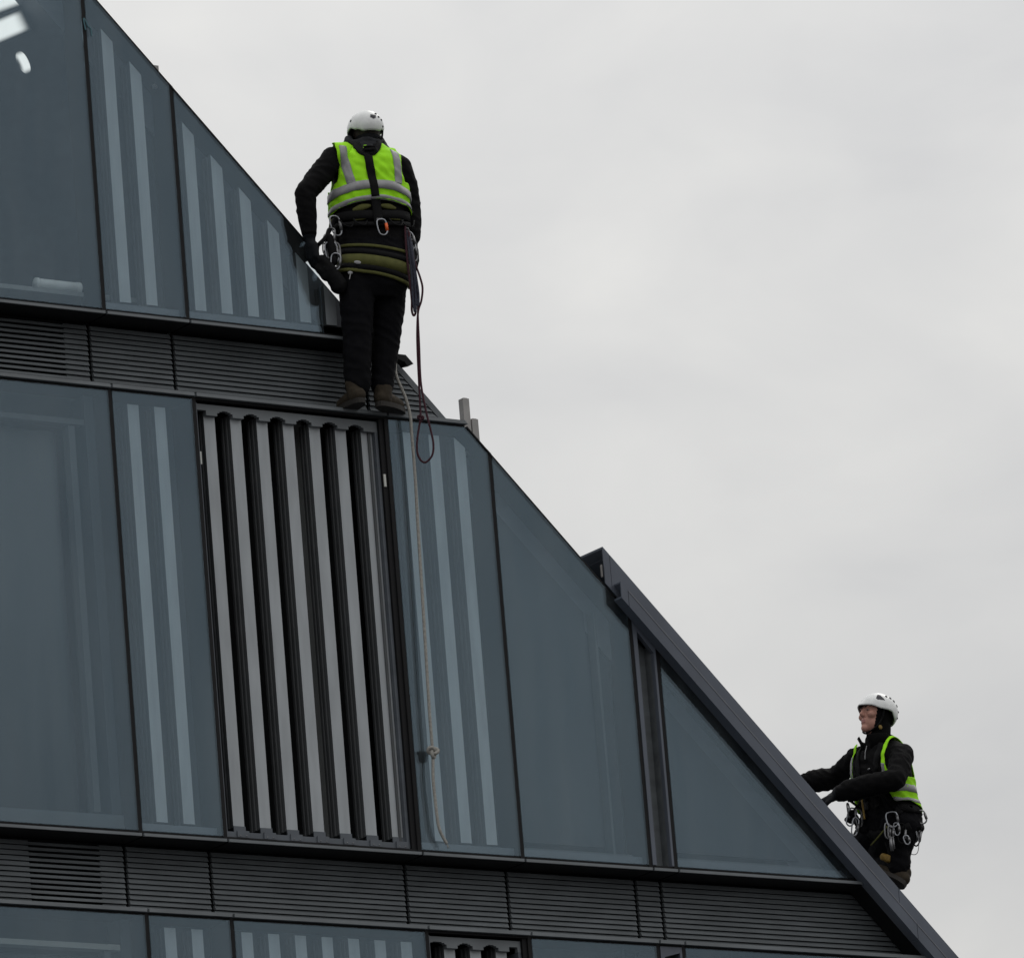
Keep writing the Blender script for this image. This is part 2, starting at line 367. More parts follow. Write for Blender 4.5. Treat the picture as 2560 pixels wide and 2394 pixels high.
# louvre bands: panels of thin sawtooth slats set back from the sills
def slat_prof(z, h=.0258): return [(.147, z), (.147+.012*h/.0245, z+h), (.172, z+h), (.172, z+.004)]
def louvre(x0, x1, zlo, zhi, segs, vent=None):
    p = clip(rect(x0, x1, zlo, zhi), ROOF-.012)
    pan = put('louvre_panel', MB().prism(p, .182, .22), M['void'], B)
    z = zlo; first = True
    while z < zhi-.02:
        for a, b in segs:
            lim = (13.142 if zlo > 12 else 13.19)-z; sl = 0
            bb = b
            if b > lim: bb, sl = lim, -1
            if bb-a < .02: continue
            is_v = vent and abs(a-vent) < 1e-6
            put('slat', MB().xprism(slat_prof(z, .0175 if is_v else .0258), a, bb, 0, sl if sl else None), M['slat'], pan)
        z += .0287
G = .012
for zlo, zhi, cuts in ((13.447, 13.834, [-2.577, -2.050, -.811]), (10.585, 10.971, [-2.577, -2.050, -.811, -.149, .707, .878])):
    v0 = -3.30 if zlo > 12 else -3.164
    louvre(-6, cuts[0]-G, zlo, zhi, [(-6, v0-.001), (v0, -2.732), (-2.731, cuts[0]-G)], v0)
    for a, b in zip(cuts, cuts[1:]+[9]):
        if zlo > 12 and a > -1: b = 9
        louvre(a+G, b-G, zlo, zhi, [(a+G, b-G)])
    # flat closing plate along the sloping end of the band
    if zlo > 12: put('end_plate', MB().prism([(13.150-zlo, zlo), (ROOF-zlo, zlo), (ROOF-zhi, zhi), (13.150-zhi, zhi)], .15, .21), M['slat'], B)

# bare louvre screens: scalloped header, frame, brackets
for (fl, k, zb, zt) in (('B', 2, 11.008, 13.413), ('C', 3, 8.146, 10.551)):
    x0, x1 = MX[k], MX[k+1]; xr = x1-.045; F = FINS[k]
    top = zt-.012; low = zt-.072
    poly = [(x0+.018, top), (x0+.018, low+.03)]
    edges = [x0+.026]
    cur = x0+.022
    gaps = []
    for fx in F: gaps.append((cur, fx-.035)); cur = fx+.035
    gaps.append((cur, xr-.02))
    for a, b in gaps:
        poly += [(a, low), (a, low+.018), (a+.012, low+.018), (a+.016, low+.026), (a+.030, low+.026), (a+.032, low+.031), (b-.032, low+.031), (b-.030, low+.026), (b-.016, low+.026), (b-.012, low+.018), (b, low+.018), (b, low)] if b-a > .07 else \
                [(a, low), (a, low+.026), (b, low+.026), (b, low)]
    poly += [(xr, low), (xr, top)]
    hd = put('screen_header', MB().prism(poly[::-1], .030, .058), M['header'], B)
    put('screen_jamb', MB().box(x0+.0126, x0+.022, .012, .2, zb, top), M['metal'], B)
    put('screen_jamb', MB().box(xr-.018, xr, .03, .2, zb, low), M['metal'], B)
    put('screen_jamb', MB().box(xr+.002, x1-.0128, .014, .2, zb-.002, zt), M['gasket'], B)
    sl = put('screen_sill', MB().box(x0+.022, xr, .028, .2, zb+.002, zb+.034), M['metal'], B)
    for fx in F:
        mb = MB().box(fx-.037, fx+.037, .052, .0595, zb+.036, zb+.072)
        mb.box(fx-.037, fx+.037, .020, .0278, zb+.004, zb+.040)
        br = put('bracket', mb, M['metal'], sl)
        for dx in (-.019, .019): put('screw', MB().ell((fx+dx, .0195, zb+.013), (.0042, .003, .0042), nu=8, nv=5), M['alu'], sl)
    if fl == 'B':
        put('clip', MB().box(x0+.022, x0+.036, .02, .028, 13.06, 13.13), M['pale'], B)
        put('clip', MB().box(xr+.004, xr+.017, .006, .013, 13.03, 13.10), M['pale'], B)
        put('stay_bar', MB().box(xr-.05, xr-.036, .05, .06, zb+.03, low), M['find'], B)

# bare end fin at the tip of the top storey, where the pane is out
tip = put('end_shadow_box', MB().prism([(-1.165, 13.93), (-.84, 13.93), (-1.165, 14.255)], .2, .22), M['void'], B)
put('tip_rail', MB().prism([(-1.16, 13.853), (-.76, 13.853), (-.83, 13.93), (-1.16, 13.93)], .05, .19), M['gasket'], tip)

# narrow metal vent bay
for zb, zt in ((11.008, 13.413), (8.146, 10.551)):
    x0, x1 = .7285, .8715; e = EDGE-.015
    t0, t1 = min(zt, e-x0), min(zt, e-x1)
    fr = MB(); w_ = .026
    fr.prism([(x0, zb), (x0+w_, zb), (x0+w_, t0-w_*2.2), (x0, t0)], 0, .03)
    fr.prism([(x1-.014, zb), (x1, zb), (x1, t1), (x1-.014, t1-.03)], 0, .03)
    fr.prism([(x0, t0+.001), (x0+w_, t0-w_*2.2), (x1-.014, t1-.031), (x1, t1+.001)], .001, .031)
    vf = put('vent_frame', fr, M['coping'], B)
    put('vent_back', MB().prism(clip(rect(x0, x1, zb, zt), e), .09, .10), M['slat'], vf)
    put('vent_side', MB().prism(clip(rect(x1-.013, x1, zb, zt), e), .031, .09), M['slat'], vf)

# coping along the lower part of the sloping edge: upper channel and lower flashing
def band(xa, xb, s0, s1, y0, y1, mi=0, mb=None):     # between x+z = s0 and s1, cut vertically at xa and xb
    return (mb or MB()).prism([(xa, s0-xa), (xb, s0-xb), (xb, s1-xb), (xa, s1-xa)], y0, y1, mi)
J1 = [.563, .606, 2.395, 4.3, 6.4, 9]; J2 = [.618, .665, 2.452, 4.4, 6.5, 9]
for a, b in zip(J1, J1[1:]):
    o_ = .0015
    mb = band(a+o_, b-o_, 13.155, 13.364, -.010, -.002)
    band(a+o_, b-o_, 13.352, 13.364, -.002, .26, mb=mb); band(a+o_, b-o_, 13.203, 13.352, .252, .26, mb=mb)
    put('coping_panel', mb, M['coping'], B)
for a, b in zip(J2, J2[1:]):
    o_ = .0015
    mb = band(a+o_, b-o_, 13.114, 13.206, -.075, -.067)
    band(a+o_, b-o_, 13.198, 13.206, -.067, -.010, mb=mb); band(a+o_, b-o_, 13.114, 13.124, -.067, -.002, mb=mb)
    put('coping_flashing', mb, M['coping'], B)
for a, b in zip(J2[1:], J2[2:]):
    put('coping_trim', band(a+.002, b-.002, 13.2005, 13.2075, -.0775, -.074), M['trim'], B)
put('coping_core', band(.75, 9, 13.13, 13.34, .012, .14), M['void'], B)
put('coping_bracket', MB().box(.556, .562, .004, .016, 12.63, 12.70), M['alug'], B)
put('corner_flap', MB().prism([(-.700, 13.815), (-.600, 13.815), (-.552, 13.768), (-.596, 13.756), (-.610, 13.775), (-.700, 13.80)], .06, .12), M['gasket'], B)

# posts standing on the roof slope
for x, y, zt in ((-.168, .16, 13.628), (-.118, .16, 13.514)):
    z0 = ROOF-x-.06
    mb = MB(); t = .021
    mb.prism([(x-t, z0), (x+t, z0), (x+t, zt), (x-t, zt)], y-t, y+t)
    mb.prism([(x-t*.75, zt), (x+t*.75, zt), (x+t*.6, zt+.004), (x-t*.6, zt+.004)], y-t*.75, y+t*.75)
    put('roof_post', mb, M['alug'], B)
put('roof_stub', MB().box(-2.085, -2.052, .09, .12, 15.2, 15.326), M['alug'], B)
put('twine', MB().tube([(-2.562, -.004, 15.44), (-2.572, -.007, 15.50), (-2.560, -.008, 15.49), (-2.545, -.006, 15.46), (-2.530, -.006, 15.45), (-2.528, -.006, 15.41)], .004, 6, sub=4), M['twine'], B)

# interior behind the wide left bays
put('window_board', MB().box(-6, -2.2, .175, .55, 13.985, 14.010), M['inner'], B)
def blind(x0, x1, z0, z1, y):
    n = 60; mb = MB(); v = []
    for i in range(n+1):
        t = i/n; x = x0+(x1-x0)*t; fold = .012*math.sin(t*95)*max(0, t-.82)*5.5+.002*math.sin(t*40)
        v += [(x, y+fold, z0), (x, y+fold, z1)]
    f = [(2*i, 2*i+2, 2*i+3, 2*i+1) for i in range(n)]
    mb.add(v, f); return mb
for zb, zt in ((11.008, 13.413), (8.146, 10.551)):
    bl = put('roller_blind', blind(-5.9, -2.79, zb+.13, zt-.19, .22), M['blind'], B, True); md = bl.modifiers.new('thickness', 'SOLIDIFY'); md.thickness = .004
    put('blind_box', MB().box(-5.9, -2.655, .13, .2, zt-.165, zt-.135), M['bar'] if zb < 10 else M['frame'], B)
    put('inner_frame', MB().box(-2.755, -2.715, .14, .2, zb+.12, zt-.17), M['frame'], B)
    put('inner_sill', MB().box(-5.9, -2.60, .10, .3, zb+.02, zb+.10), M['frame'], B)
    put('inner_jamb', MB().box(-2.66, -2.60, .12, .25, zb+.02, zt), M['back'], B)

def lamp(loc, a, b, rot, label):  # glowing panel added in place of sky seen through roof windows
    mb = MB().box(-a, a, -.02, .02, -b, b); o = put('skylight_glow', mb, M['light']); o.location = loc; o.rotation_euler = rot
    return tag(o, label, 'light', 'skylight stand-in panels in the top storey')
lamp((-2.875, .35, 15.690), .17, .075, (0, R(-24), 0), 'bright glowing panel in place of a skylight at the very top left corner behind the glass')
lamp((-2.875, .35, 15.515), .17, .065, (0, R(-26), 0), 'bright slanting glowing panel in place of a skylight below the corner one, behind the top left pane')
mb = MB().ell((0, 0, 0), (.036, .02, .068), nu=18, nv=10)
o = put('spot_lamp', mb, M['light'], None, True); o.location = (-2.752, .35, 15.345); o.rotation_euler = (0, R(-25), 0)
tag(o, 'small bright spot lamp behind the top left pane', 'lamp')
mb = MB(); mb.tube([(-.165, 0, 0), (-.16, 0, 0), (.16, 0, 0), (.165, 0, 0)], lambda t: .030, 16)
mb.tube([(-.168, 0, 0), (-.150, 0, 0)], .033, 16); mb.tube([(.085, 0, 0), (.168, 0, 0)], .0325, 16)
o = put('paper_roll', mb, M['paper'], None, True); o.location = (-2.685, .215, 14.0435)
tag(o, 'white paper roll lying on the window board at the foot of the top left pane', 'roll')

# ------------------------------------------------------------------ people
RZ = -YAW                     # figures are laid out with local y pointing away along the view heading

def clay(mb, voxel, smooth=4, fac=.5):
    me = bpy.data.meshes.new('clay'); me.from_pydata(mb.v, [], mb.f); me.update()
    bm = bmesh.new(); bm.from_mesh(me); bmesh.ops.recalc_face_normals(bm, faces=bm.faces); bm.to_mesh(me); bm.free()
    ob = bpy.data.objects.new('clay', me); col.objects.link(ob)
    m = ob.modifiers.new('r', 'REMESH'); m.mode = 'VOXEL'; m.voxel_size = voxel; m.adaptivity = 0
    s = ob.modifiers.new('s', 'SMOOTH'); s.factor = fac; s.iterations = smooth
    dg = bpy.context.evaluated_depsgraph_get(); dg.update()
    new = bpy.data.meshes.new_from_object(ob.evaluated_get(dg))
    bpy.data.objects.remove(ob); bpy.data.meshes.remove(me)
    return new

def displace(me, fn):
    ns = [v.normal.copy() for v in me.vertices]
    for v, n in zip(me.vertices, ns): v.co += n*fn(v.co)
    me.update()

def wrinkle(p, fx=9, fz=26, amp=.0045, off=0):
    q = Vector((p.x*fx+off, p.y*fx, p.z*fz+p.x*12))
    a = noise.noise(q); b = noise.noise(Vector((p.x*30, p.y*30+off, p.z*30)))
    return amp*(1-2*abs(a))*.8+amp*.35*b

def bvh_of(me): return BVHTree.FromPolygons([v.co for v in me.vertices], [tuple(p.vertices) for p in me.polygons])

def ribbon(path, width, bvh, off=.004, thick=.003, closed=False, sub=8, mb=None, mi=0, wid2=None, onto=None, lens=False):
    P = catmull(path, sub, closed); C_ = []
    for p in P:
        h = bvh.find_nearest(p); C_.append((h[0], h[1]))
    n = len(P); v = []
    for i in range(n):
        a = C_[(i-1) % n][0] if (closed or i) else C_[i][0]; b = C_[(i+1) % n][0] if (closed or i < n-1) else C_[i][0]
        t = (b-a); t = t.normalized() if t.length > 1e-7 else Vector((0, 0, 1))
        nr = C_[i][1]; s = nr.cross(t).normalized(); ww = width if wid2 is None else width+(wid2-width)*i/(n-1)
        if lens: ww = width*(.12+.88*math.sin(math.pi*i/(n-1))**.7)
        pts = []
        for k in (-.5, 0, .5):
            q = C_[i][0]+s*ww*k; h = bvh.find_nearest(q)
            pts.append((h[0]+(q-h[0]).normalized()*0 if (q-h[0]).length < .02 else q, h[1]))
        if onto is not None:
            new_ = []
            for q, m_ in pts:
                ht = onto.ray_cast(q+m_*.06, -m_, .12); new_.append((ht[0] if ht[0] is not None else q+m_*.012, m_))
            pts = new_
        for q, m_ in pts: v.append(q+m_*(off+thick))
        for q, m_ in reversed(pts): v.append(q+m_*(off-.004))
    f = [(i*6+k, i*6+(k+1) % 6, ((i+1) % n)*6+(k+1) % 6, ((i+1) % n)*6+k) for i in range(n if closed else n-1) for k in range(6)]
    if not closed: f += [(0, 1, 2, 3, 4, 5), tuple((n-1)*6+k for k in (5, 4, 3, 2, 1, 0))]
    return (mb or MB()).add(v, f, mi)

def frame(fw, upv):
    fw = Vector(fw).normalized(); upv = Vector(upv); r_ = fw.cross(upv).normalized(); u_ = r_.cross(fw).normalized()
    return Matrix((r_, fw, u_)).transposed()      # columns: right, forward, up

def carabiner(c, ln, wd, fr, r=.0045, gate=None):
    # D shaped ring in the right/up plane of fr, hanging down from c
    c = Vector(c); P = []
    for x, z in ((-.30, 0), (.25, -.02), (.5, -.22), (.42, -.80), (.12, -1), (-.25, -.98), (-.5, -.80), (-.52, -.25)):
        P.append(c+fr @ Vector((x*wd, 0, z*ln)))
    mb = MB().tube(P, r, 7, closed=True, sub=5)
    if gate: mb.tube([c+fr @ Vector((.49*wd, 0, -.30*ln)), c+fr @ Vector((.43*wd, 0, -.78*ln))], r*1.75, 8, mi=1)
    return mb

def helmet(parent, c, fr, rx=.104, ry=.128, rz=.112, vents=(), brim=.018):
    c = Vector(c)
    def th_max(az):           # az 0 = front; how far down the shell reaches
        a = abs((az+math.pi) % (2*math.pi)-math.pi)
        pts = [(0, 1.50), (.6, 1.52), (1.2, 1.66), (1.75, 1.66), (2.2, 1.95), (2.6, 2.16), (math.pi, 2.18)]
        for (a0, t0), (a1, t1) in zip(pts, pts[1:]):
            if a <= a1:
                u = (a-a0)/(a1-a0); u = u*u*(3-2*u); return t0+(t1-t0)*u
        return 2.05
    def pt(az, th, k=1., o=0.):
        a = abs((az+math.pi) % (2*math.pi)-math.pi); fr_ = max(0, 1-a/1.1)
        e = brim*fr_*fr_*max(0, (th-1.0)/.5)**2
        s_ = math.sin(th) if th < 1.57 else 1-.55*(th-1.57)**2
        q = Vector(((rx*k+o)*s_*math.sin(az), ((ry*k+o)+e)*s_*math.cos(az), (rz*k+o)*math.cos(th)))
        return c+fr @ q
    def shell(k, o=0., lift=0.):
        nu, nv = 48, 18; v = []
        for j in range(nv+1):
            for i in range(nu):
                az = 2*math.pi*i/nu; v.append(pt(az, (th_max(az)-lift)*(j+.05)/(nv+.05), k, o))
        f = [(j*nu+i, (j+1)*nu+i, (j+1)*nu+(i+1) % nu, j*nu+(i+1) % nu) for j in range(nv) for i in range(nu)]+[tuple(range(nu))]
        return MB().add(v, f)
    h = put('helmet', shell(1), M['helmet'], parent, True)
    md = h.modifiers.new('t', 'SOLIDIFY'); md.thickness = .005; md.offset = -1
    lin = put('liner', shell(.93, 0, .03), M['liner'], h, True); md = lin.modifiers.new('t', 'SOLIDIFY'); md.thickness = .008; md.offset = -1
    for (az, th, pol) in vents:
        base = []
        for k in range(len(pol)):
            (a0, t0), (a1, t1) = pol[k], pol[(k+1) % len(pol)]
            base += [pt(az+a0+(a1-a0)*u/3, th+t0+(t1-t0)*u/3, 1, .0022) for u in range(3)]
        cc = sum(base, Vector())/len(base); cc = cc+(cc-c).normalized()*.0035; n = len(base)
        inn = [c+(p-c)*.975 for p in base]
        put('vent_hole', MB().add(base+inn+[cc], [(i, (i+1) % n, 2*n) for i in range(n)]+[(i, i+n, (i+1) % n+n, (i+1) % n) for i in range(n)]), M['vent'], h)
    return h, pt

def boot(parent, heel, toe, upv, ht=.13, w=.046):
    heel, toe = Vector(heel), Vector(toe); fr = frame(toe-heel, upv); ln = (toe-heel).length
    T = lambda x, y, z: heel+fr @ Vector((x, y, z))
    mb = MB()
    mb.chain([(T(0, .035, .05), .043), (T(0, ln*.45, .05), .043), (T(0, ln*.80, .040), .040), (T(0, ln-.03, .036), .031)])
    mb.chain([(T(0, .05, .05), .050), (T(0, .06, ht), .054)])
    me = clay(mb, .006, 3); displace(me, lambda p: .0015*noise.noise(p*45))
    me.materials.append(M['boot']); b = link('boot', me, parent, True)
    pr = []
    for k in range(24):
        t = 2*math.pi*k/24; y = .5-.5*math.cos(t); wd = w*(.86+.22*math.sin(y*3.0))*(1 if math.sin(t) >= 0 else -1)*abs(math.sin(t))**.55
        pr.append((wd, y*(ln+.012)-.008))
    n = len(pr); v = [T(x, y, -.004) for x, y in pr]+[T(x, y, .024) for x, y in pr]
    put('sole', MB().add(v, [tuple(range(n)), tuple(range(2*n-1, n-1, -1))]+[(i, i+n, (i+1) % n+n, (i+1) % n) for i in range(n)]), M['sole'], b)
    mb = MB()
    for k in range(4): mb.tube([T(-.022, ln*.34+.02*k, .094-.010*k), T(0, ln*.34+.02*k, .101-.010*k), T(.022, ln*.34+.02*k, .094-.010*k)], .0035, 5)
    put('laces', mb, M['sole'], b)
    return b

def hand(mb, wrist, fr, curl=.6, spread=1., s=1., side=1):
    # fr columns: right, forward (finger direction), up (back of the hand); side = +1 thumb at +right
    W = Vector(wrist); T = lambda x, y, z: W+fr @ Vector((x*s, y*s, z*s))
    mb.cap(T(-.022, .035, 0), .019*s, T(-.026, .088, .002), .016*s); mb.cap(T(.0, .03, 0), .021*s, T(0, .092, .003), .017*s); mb.cap(T(.022, .035, 0), .019*s, T(.026, .088, .001), .016*s)
    mb.cap(T(0, -.01, 0), .026*s, T(0, .035, 0), .024*s)
    for i, (x, l1) in enumerate(((-.031, .058), (-.0105, .072), (.0105, .076), (.031, .068))):
        if side < 0: x = -x
        p0 = T(x, .092, .002); a = curl*.75; d = Vector((x*.6*spread, math.cos(a), -math.sin(a)))
        p1 = T(x+d.x*.5*l1, .092+d.y*.5*l1, .002+d.z*.5*l1); a2 = curl*1.7
        p2 = T(x+d.x*.8*l1, .092+d.y*.5*l1+math.cos(a2)*.32*l1, .002+d.z*.5*l1-math.sin(a2)*.32*l1); a3 = curl*2.5
        p3 = T(x+d.x*l1, .092+d.y*.5*l1+math.cos(a2)*.32*l1+math.cos(a3)*.22*l1, .002+d.z*.5*l1-math.sin(a2)*.32*l1-math.sin(a3)*.22*l1)
        mb.chain([(p0, .0115*s), (p1, .0105*s), (p2, .0098*s), (p3, .0085*s)])
    k = side
    mb.chain([(T(k*.022, .02, -.004), .016*s), (T(k*.046, .052, -.014), .0125*s), (T(k*.050, .080, -.028), .0105*s), (T(k*.046, .098, -.038), .009*s)])

def set_regions(me, mats, fn):
    for m in mats: me.materials.append(m)
    for p in me.polygons: p.material_index = fn(p.center, p.normal)

def vest_from(prims, keep, hemz, amp=.004, infl=.012, voxel=.009, off=0):
    me = clay(prims, voxel, 5); displace(me, lambda p: infl)
    displace(me, lambda p: wrinkle(p, 7, 16, amp, off)*1.0)
    bm = bmesh.new(); bm.from_mesh(me)
    bmesh.ops.delete(bm, geom=[f for f in bm.faces if not keep(f.calc_center_median(), f.normal)], context='FACES')
    loose = [v for v in bm.verts if not v.link_faces]; bmesh.ops.delete(bm, geom=loose, context='VERTS')
    for _ in range(6):
        bv = [v for v in bm.verts if v.is_boundary]; newc = {}
        for v in bv:
            nb = [e.other_vert(v).co for e in v.link_edges if e.is_boundary]
            if len(nb) == 2: newc[v] = v.co*.5+(nb[0]+nb[1])*.25
        for v, c_ in newc.items(): v.co = c_
    bm.to_mesh(me); bm.free()
    return me

# ================================================================== worker on the ledge, seen from behind
P1 = empty('person', (-.913, -.05, 13.450), RZ)
tag(P1, 'worker seen from behind in white helmet and yellow-green vest, standing on the ledge', 'person')
PH = R(14)
def bl1(p): return Vector(((p.x-.066)*math.cos(PH)+p.y*math.sin(PH), -(p.x-.066)*math.sin(PH)+p.y*math.cos(PH), p.z))   # body axes: x right, y forward
def bw1(x, y, z): return Vector((.066+x*math.cos(PH)-y*math.sin(PH), x*math.sin(PH)+y*math.cos(PH), z))
def torso1(mb, arms=True):
    rings = [(.055, -.03, .60, .12, .10), (.058, -.03, .66, .178, .135), (.062, -.03, .76, .198, .155), (.066, -.02, .88, .196, .148), (.066, -.01, 1.0, .196, .138),
             (.064, 0, 1.10, .200, .138), (.064, 0, 1.22, .198, .138), (.066, .005, 1.32, .196, .132), (.070, .01, 1.39, .180, .118), (.073, .02, 1.44, .135, .095), (.075, .03, 1.485, .072, .068), (.076, .035, 1.52, .062, .062)]
    mb.loft([(x, y, z, a, b, PH) for x, y, z, a, b in rings])
    mb.chain([(bw1(-.10, .02, 1.435), .055), (Vector((-.108, -.085, 1.405)), .066)]); mb.chain([(bw1(.10, .02, 1.415), .055), (Vector((.235, .095, 1.385)), .066)])
    return mb
mb = torso1(MB())
shL, elL, wrL = (-.112, -.09, 1.405), (-.277, -.215, 1.185), (-.272, -.215, .955)
shR, elR, wrR = (.238, .095, 1.385), (.286, .10, 1.175), (.284, .065, .965)
mb.chain([(shL, .069), ((-.205, -.160, 1.280), .064), (elL, .057)]); mb.chain([(elL, .056), ((-.278, -.218, 1.09), .054), (wrL, .041)])
mb.chain([(shR, .069), ((.272, .10, 1.28), .062), (elR, .056)]); mb.chain([(elR, .055), ((.288, .085, 1.08), .051), (wrR, .041)])
mb.chain([((-.028, -.08, .74), .105), ((-.045, -.095, .58), .094), ((-.056, -.10, .40), .080)]); mb.chain([((-.056, -.10, .40), .078), ((-.068, -.105, .24), .074), ((-.076, -.10, .115), .071)])
mb.chain([((.132, .02, .74), .105), ((.120, .03, .58), .092), ((.102, .03, .42), .078)]); mb.chain([((.102, .03, .42), .076), ((.075, .02, .25), .068), ((.056, .00, .125), .060)])
mb.ell((.078, .045, 1.595), (.074, .094, .108), Matrix.Rotation(PH, 3, 'Z') @ Matrix.Rotation(R(-14), 3, 'X'))
frL = frame((.10, .10, -1), (-.7, -.6, -.1)); hand(mb, (-.270, -.213, .925), frL, .55, 1, 1.15, 1)
frR = frame((-.02, .12, -1), (.9, -.4, 0)); hand(mb, (.283, .060, .935), frR, .35, 1, 1.08, -1)
body1 = clay(mb, .0062, 4)
def w1(p):
    if p.z > 1.47 or (p.z < .95 and (p.x < -.18 or p.x > .255)): return 0
    if p.z < .72: return wrinkle(p, 10, 18, .006, 3)
    return wrinkle(p, 12, 24, .0055, 0)
displace(body1, w1)
def reg1(c, n):
    if c.z > 1.555: return 4
    if c.z > 1.46: return 5
    if c.z < .94 and (c.x < -.185 or c.x > .255): return 2
    if c.z > .92 or c.x < -.17 or c.x > .26: return 0
    return 1
set_regions(body1, [M['jacket'], M['trouser'], M['glove'], M['skin'], M['hair'], M['hood']], reg1)
B1 = link('body', body1, P1, True); bv1 = bvh_of(body1)

mb = torso1(MB())
mb.chain([((-.028, -.08, .74), .108), ((-.045, -.095, .58), .096)]); mb.chain([((.132, .02, .74), .108), ((.120, .03, .58), .094)])
ms1 = clay(mb, .010, 8); bs1 = bvh_of(ms1)     # smooth form under the straps
boot(P1, (-.060, -.165, -.004), (-.190, .055, -.004), (0, 0, 1), .12)
boot(P1, (.028, -.060, -.004), (.150, .150, -.004), (0, 0, 1), .12)

# hood folded round the neck
mb = MB()
for k, (zz, rr, th) in enumerate(((1.472, .098, .030), (1.502, .086, .026), (1.532, .078, .022))):
    P = []
    for i in range(18):
        t = 2*math.pi*i/18; dep = -.022*max(0, -math.sin(t))+.012*math.sin(3*t)
        P.append(bw1(rr*1.12*math.cos(t)+.004, .022+rr*.95*math.sin(t), zz+dep+.016*math.sin(t)))
    mb.tube(P, th, 12, closed=True, sub=3)
me = clay(mb, .006, 3); displace(me, lambda p: wrinkle(p, 14, 30, .005, 9)); me.materials.append(M['hood']); link('hood', me, P1, True)

# vest with reflective tape
ax1 = [(Vector(shL)+Vector((.028, .02, -.05)), Vector((-1, -.55, -.25))), (Vector(shR)+Vector((-.020, -.012, -.055)), Vector((1, .5, -.15)))]
def keep1(c, n):
    b = bl1(c)
    if c.z < 1.105+.030*max(0, -b.y)/.13-.020*abs(b.x)/.2: return False
    if (Vector((b.x, (b.y-.015)*1.05, 0))).length < .088 and c.z > 1.425: return False
    if c.z > 1.505: return False
    x, z = abs(b.x), c.z
    if z > 1.255:                      # armholes
        lim = .192-.014*math.sin(min(1, (z-1.255)/.16)*math.pi)-(.012 if b.x > 0 else 0)
        if b.y > -.02 and b.y < .05: lim -= .012
        if x > lim: return False
    elif z > 1.215 and x > .185+(1.255-z)*.9 and abs(b.y) < .06: return False
    return True
vm1 = vest_from(torso1(MB()), keep1, 1.1, .0125, .018, .008, 2)
vm1.materials.append(M['hiviz']); vest1 = link('safety_vest', vm1, P1, True)
md = vest1.modifiers.new('t', 'SOLIDIFY'); md.thickness = .004; md.offset = 1
bvv1 = bvh_of(vm1)
tape = lambda path, wd=.046, cl=False: put('reflective_tape', ribbon(path, wd, bs1, .0090, .001, cl, onto=bvv1), M['tape'], vest1, True)
back = lambda x, z: bw1(x, -.17, z)
def flat_tape(pts, wd=.044):          # tape sewn on the back, laid on from straight behind
    dr = (bw1(0, 1, 0)-bw1(0, 0, 0)).normalized(); P = catmull([Vector((x, 0, z)) for x, z in pts], 8); rows = []
    for p in P:
        row = []
        for k in (-.5, -.17, .17, .5):
            ht = bvv1.ray_cast(bw1(p.x+wd*k, -.5, p.z), dr, .6)
            if ht[0] is None or ht[0].z < 1: break
            row.append(ht[0])
        if len(row) == 4: rows.append(row)
    v = [q-dr*.0095 for r_ in rows for q in r_]+[q-dr*.002 for r_ in rows for q in r_]; n = len(rows); o = 4*n
    f = [(4*i+k, 4*i+k+1, 4*i+k+5, 4*i+k+4) for i in range(n-1) for k in range(3)]+[(o+4*i+k, o+4*i+k+4, o+4*i+k+5, o+4*i+k+1) for i in range(n-1) for k in range(3)]
    f += [(4*i, 4*i+4, o+4*i+4, o+4*i) for i in range(n-1)]+[(4*i+3, o+4*i+3, o+4*i+7, 4*i+7) for i in range(n-1)]
    f += [(k, o+k, o+k+1, k+1) for k in range(3)]+[(4*n-4+k, 4*n-3+k, o+4*n-3+k, o+4*n-4+k) for k in range(3)]
    put('reflective_tape', MB().add(v, f), M['tape'], vest1, True)
flat_tape([(-.152, 1.462), (-.150, 1.39), (-.140, 1.31), (-.126, 1.235)])
flat_tape([(.138, 1.45), (.143, 1.38), (.143, 1.30), (.140, 1.235)])
tape([bw1(-.22, .02, 1.185), bw1(-.205, -.08, 1.195), back(-.11, 1.215), back(0, 1.222), back(.10, 1.215), bw1(.20, -.08, 1.185), bw1(.22, .02, 1.165)])
tape([bw1(-.22, .02, 1.105), bw1(-.205, -.08, 1.118), back(-.11, 1.138), back(0, 1.148), back(.10, 1.140), bw1(.20, -.08, 1.120), bw1(.22, .02, 1.105)], .026)
tape([bw1(-.10, .17, 1.44), bw1(-.105, .17, 1.3), bw1(-.10, .17, 1.15)]); tape([bw1(.10, .17, 1.44), bw1(.105, .17, 1.3), bw1(.10, .17, 1.15)])

# harness: waist belt, back strap, seat sling, hardware
def loop(z, a=.24, b=.2, tilt=0, n=16): return [bw1(a*math.cos(2*math.pi*i/n), b*math.sin(2*math.pi*i/n), z+tilt*math.sin(2*math.pi*i/n)) for i in range(n)]
har1 = put('harness', ribbon(loop(1.066, tilt=.012), .050, bs1, .016, .004, True), M['web'], P1, True)
put('belt_webbing', ribbon(loop(1.030, tilt=.030), .024, bs1, .014, .005, True), M['web'], har1, True)
for xa, xb, z0, z1, wd in ((-.145, -.030, 1.088, 1.104, .034), (.020, .125, 1.104, 1.092, .030), (-.150, -.030, 1.030, 1.043, .026), (.030, .150, 1.043, 1.030, .028)):
    put('belt_pad', ribbon([bw1(xa, -.17, z0), bw1(xa*.65+xb*.35, -.18, z0*.6+z1*.4+.002), bw1(xa*.35+xb*.65, -.18, z0*.4+z1*.6+.002), bw1(xb, -.17, z1)], wd, bs1, .013, .006, lens=True), M['pad'], har1, True)
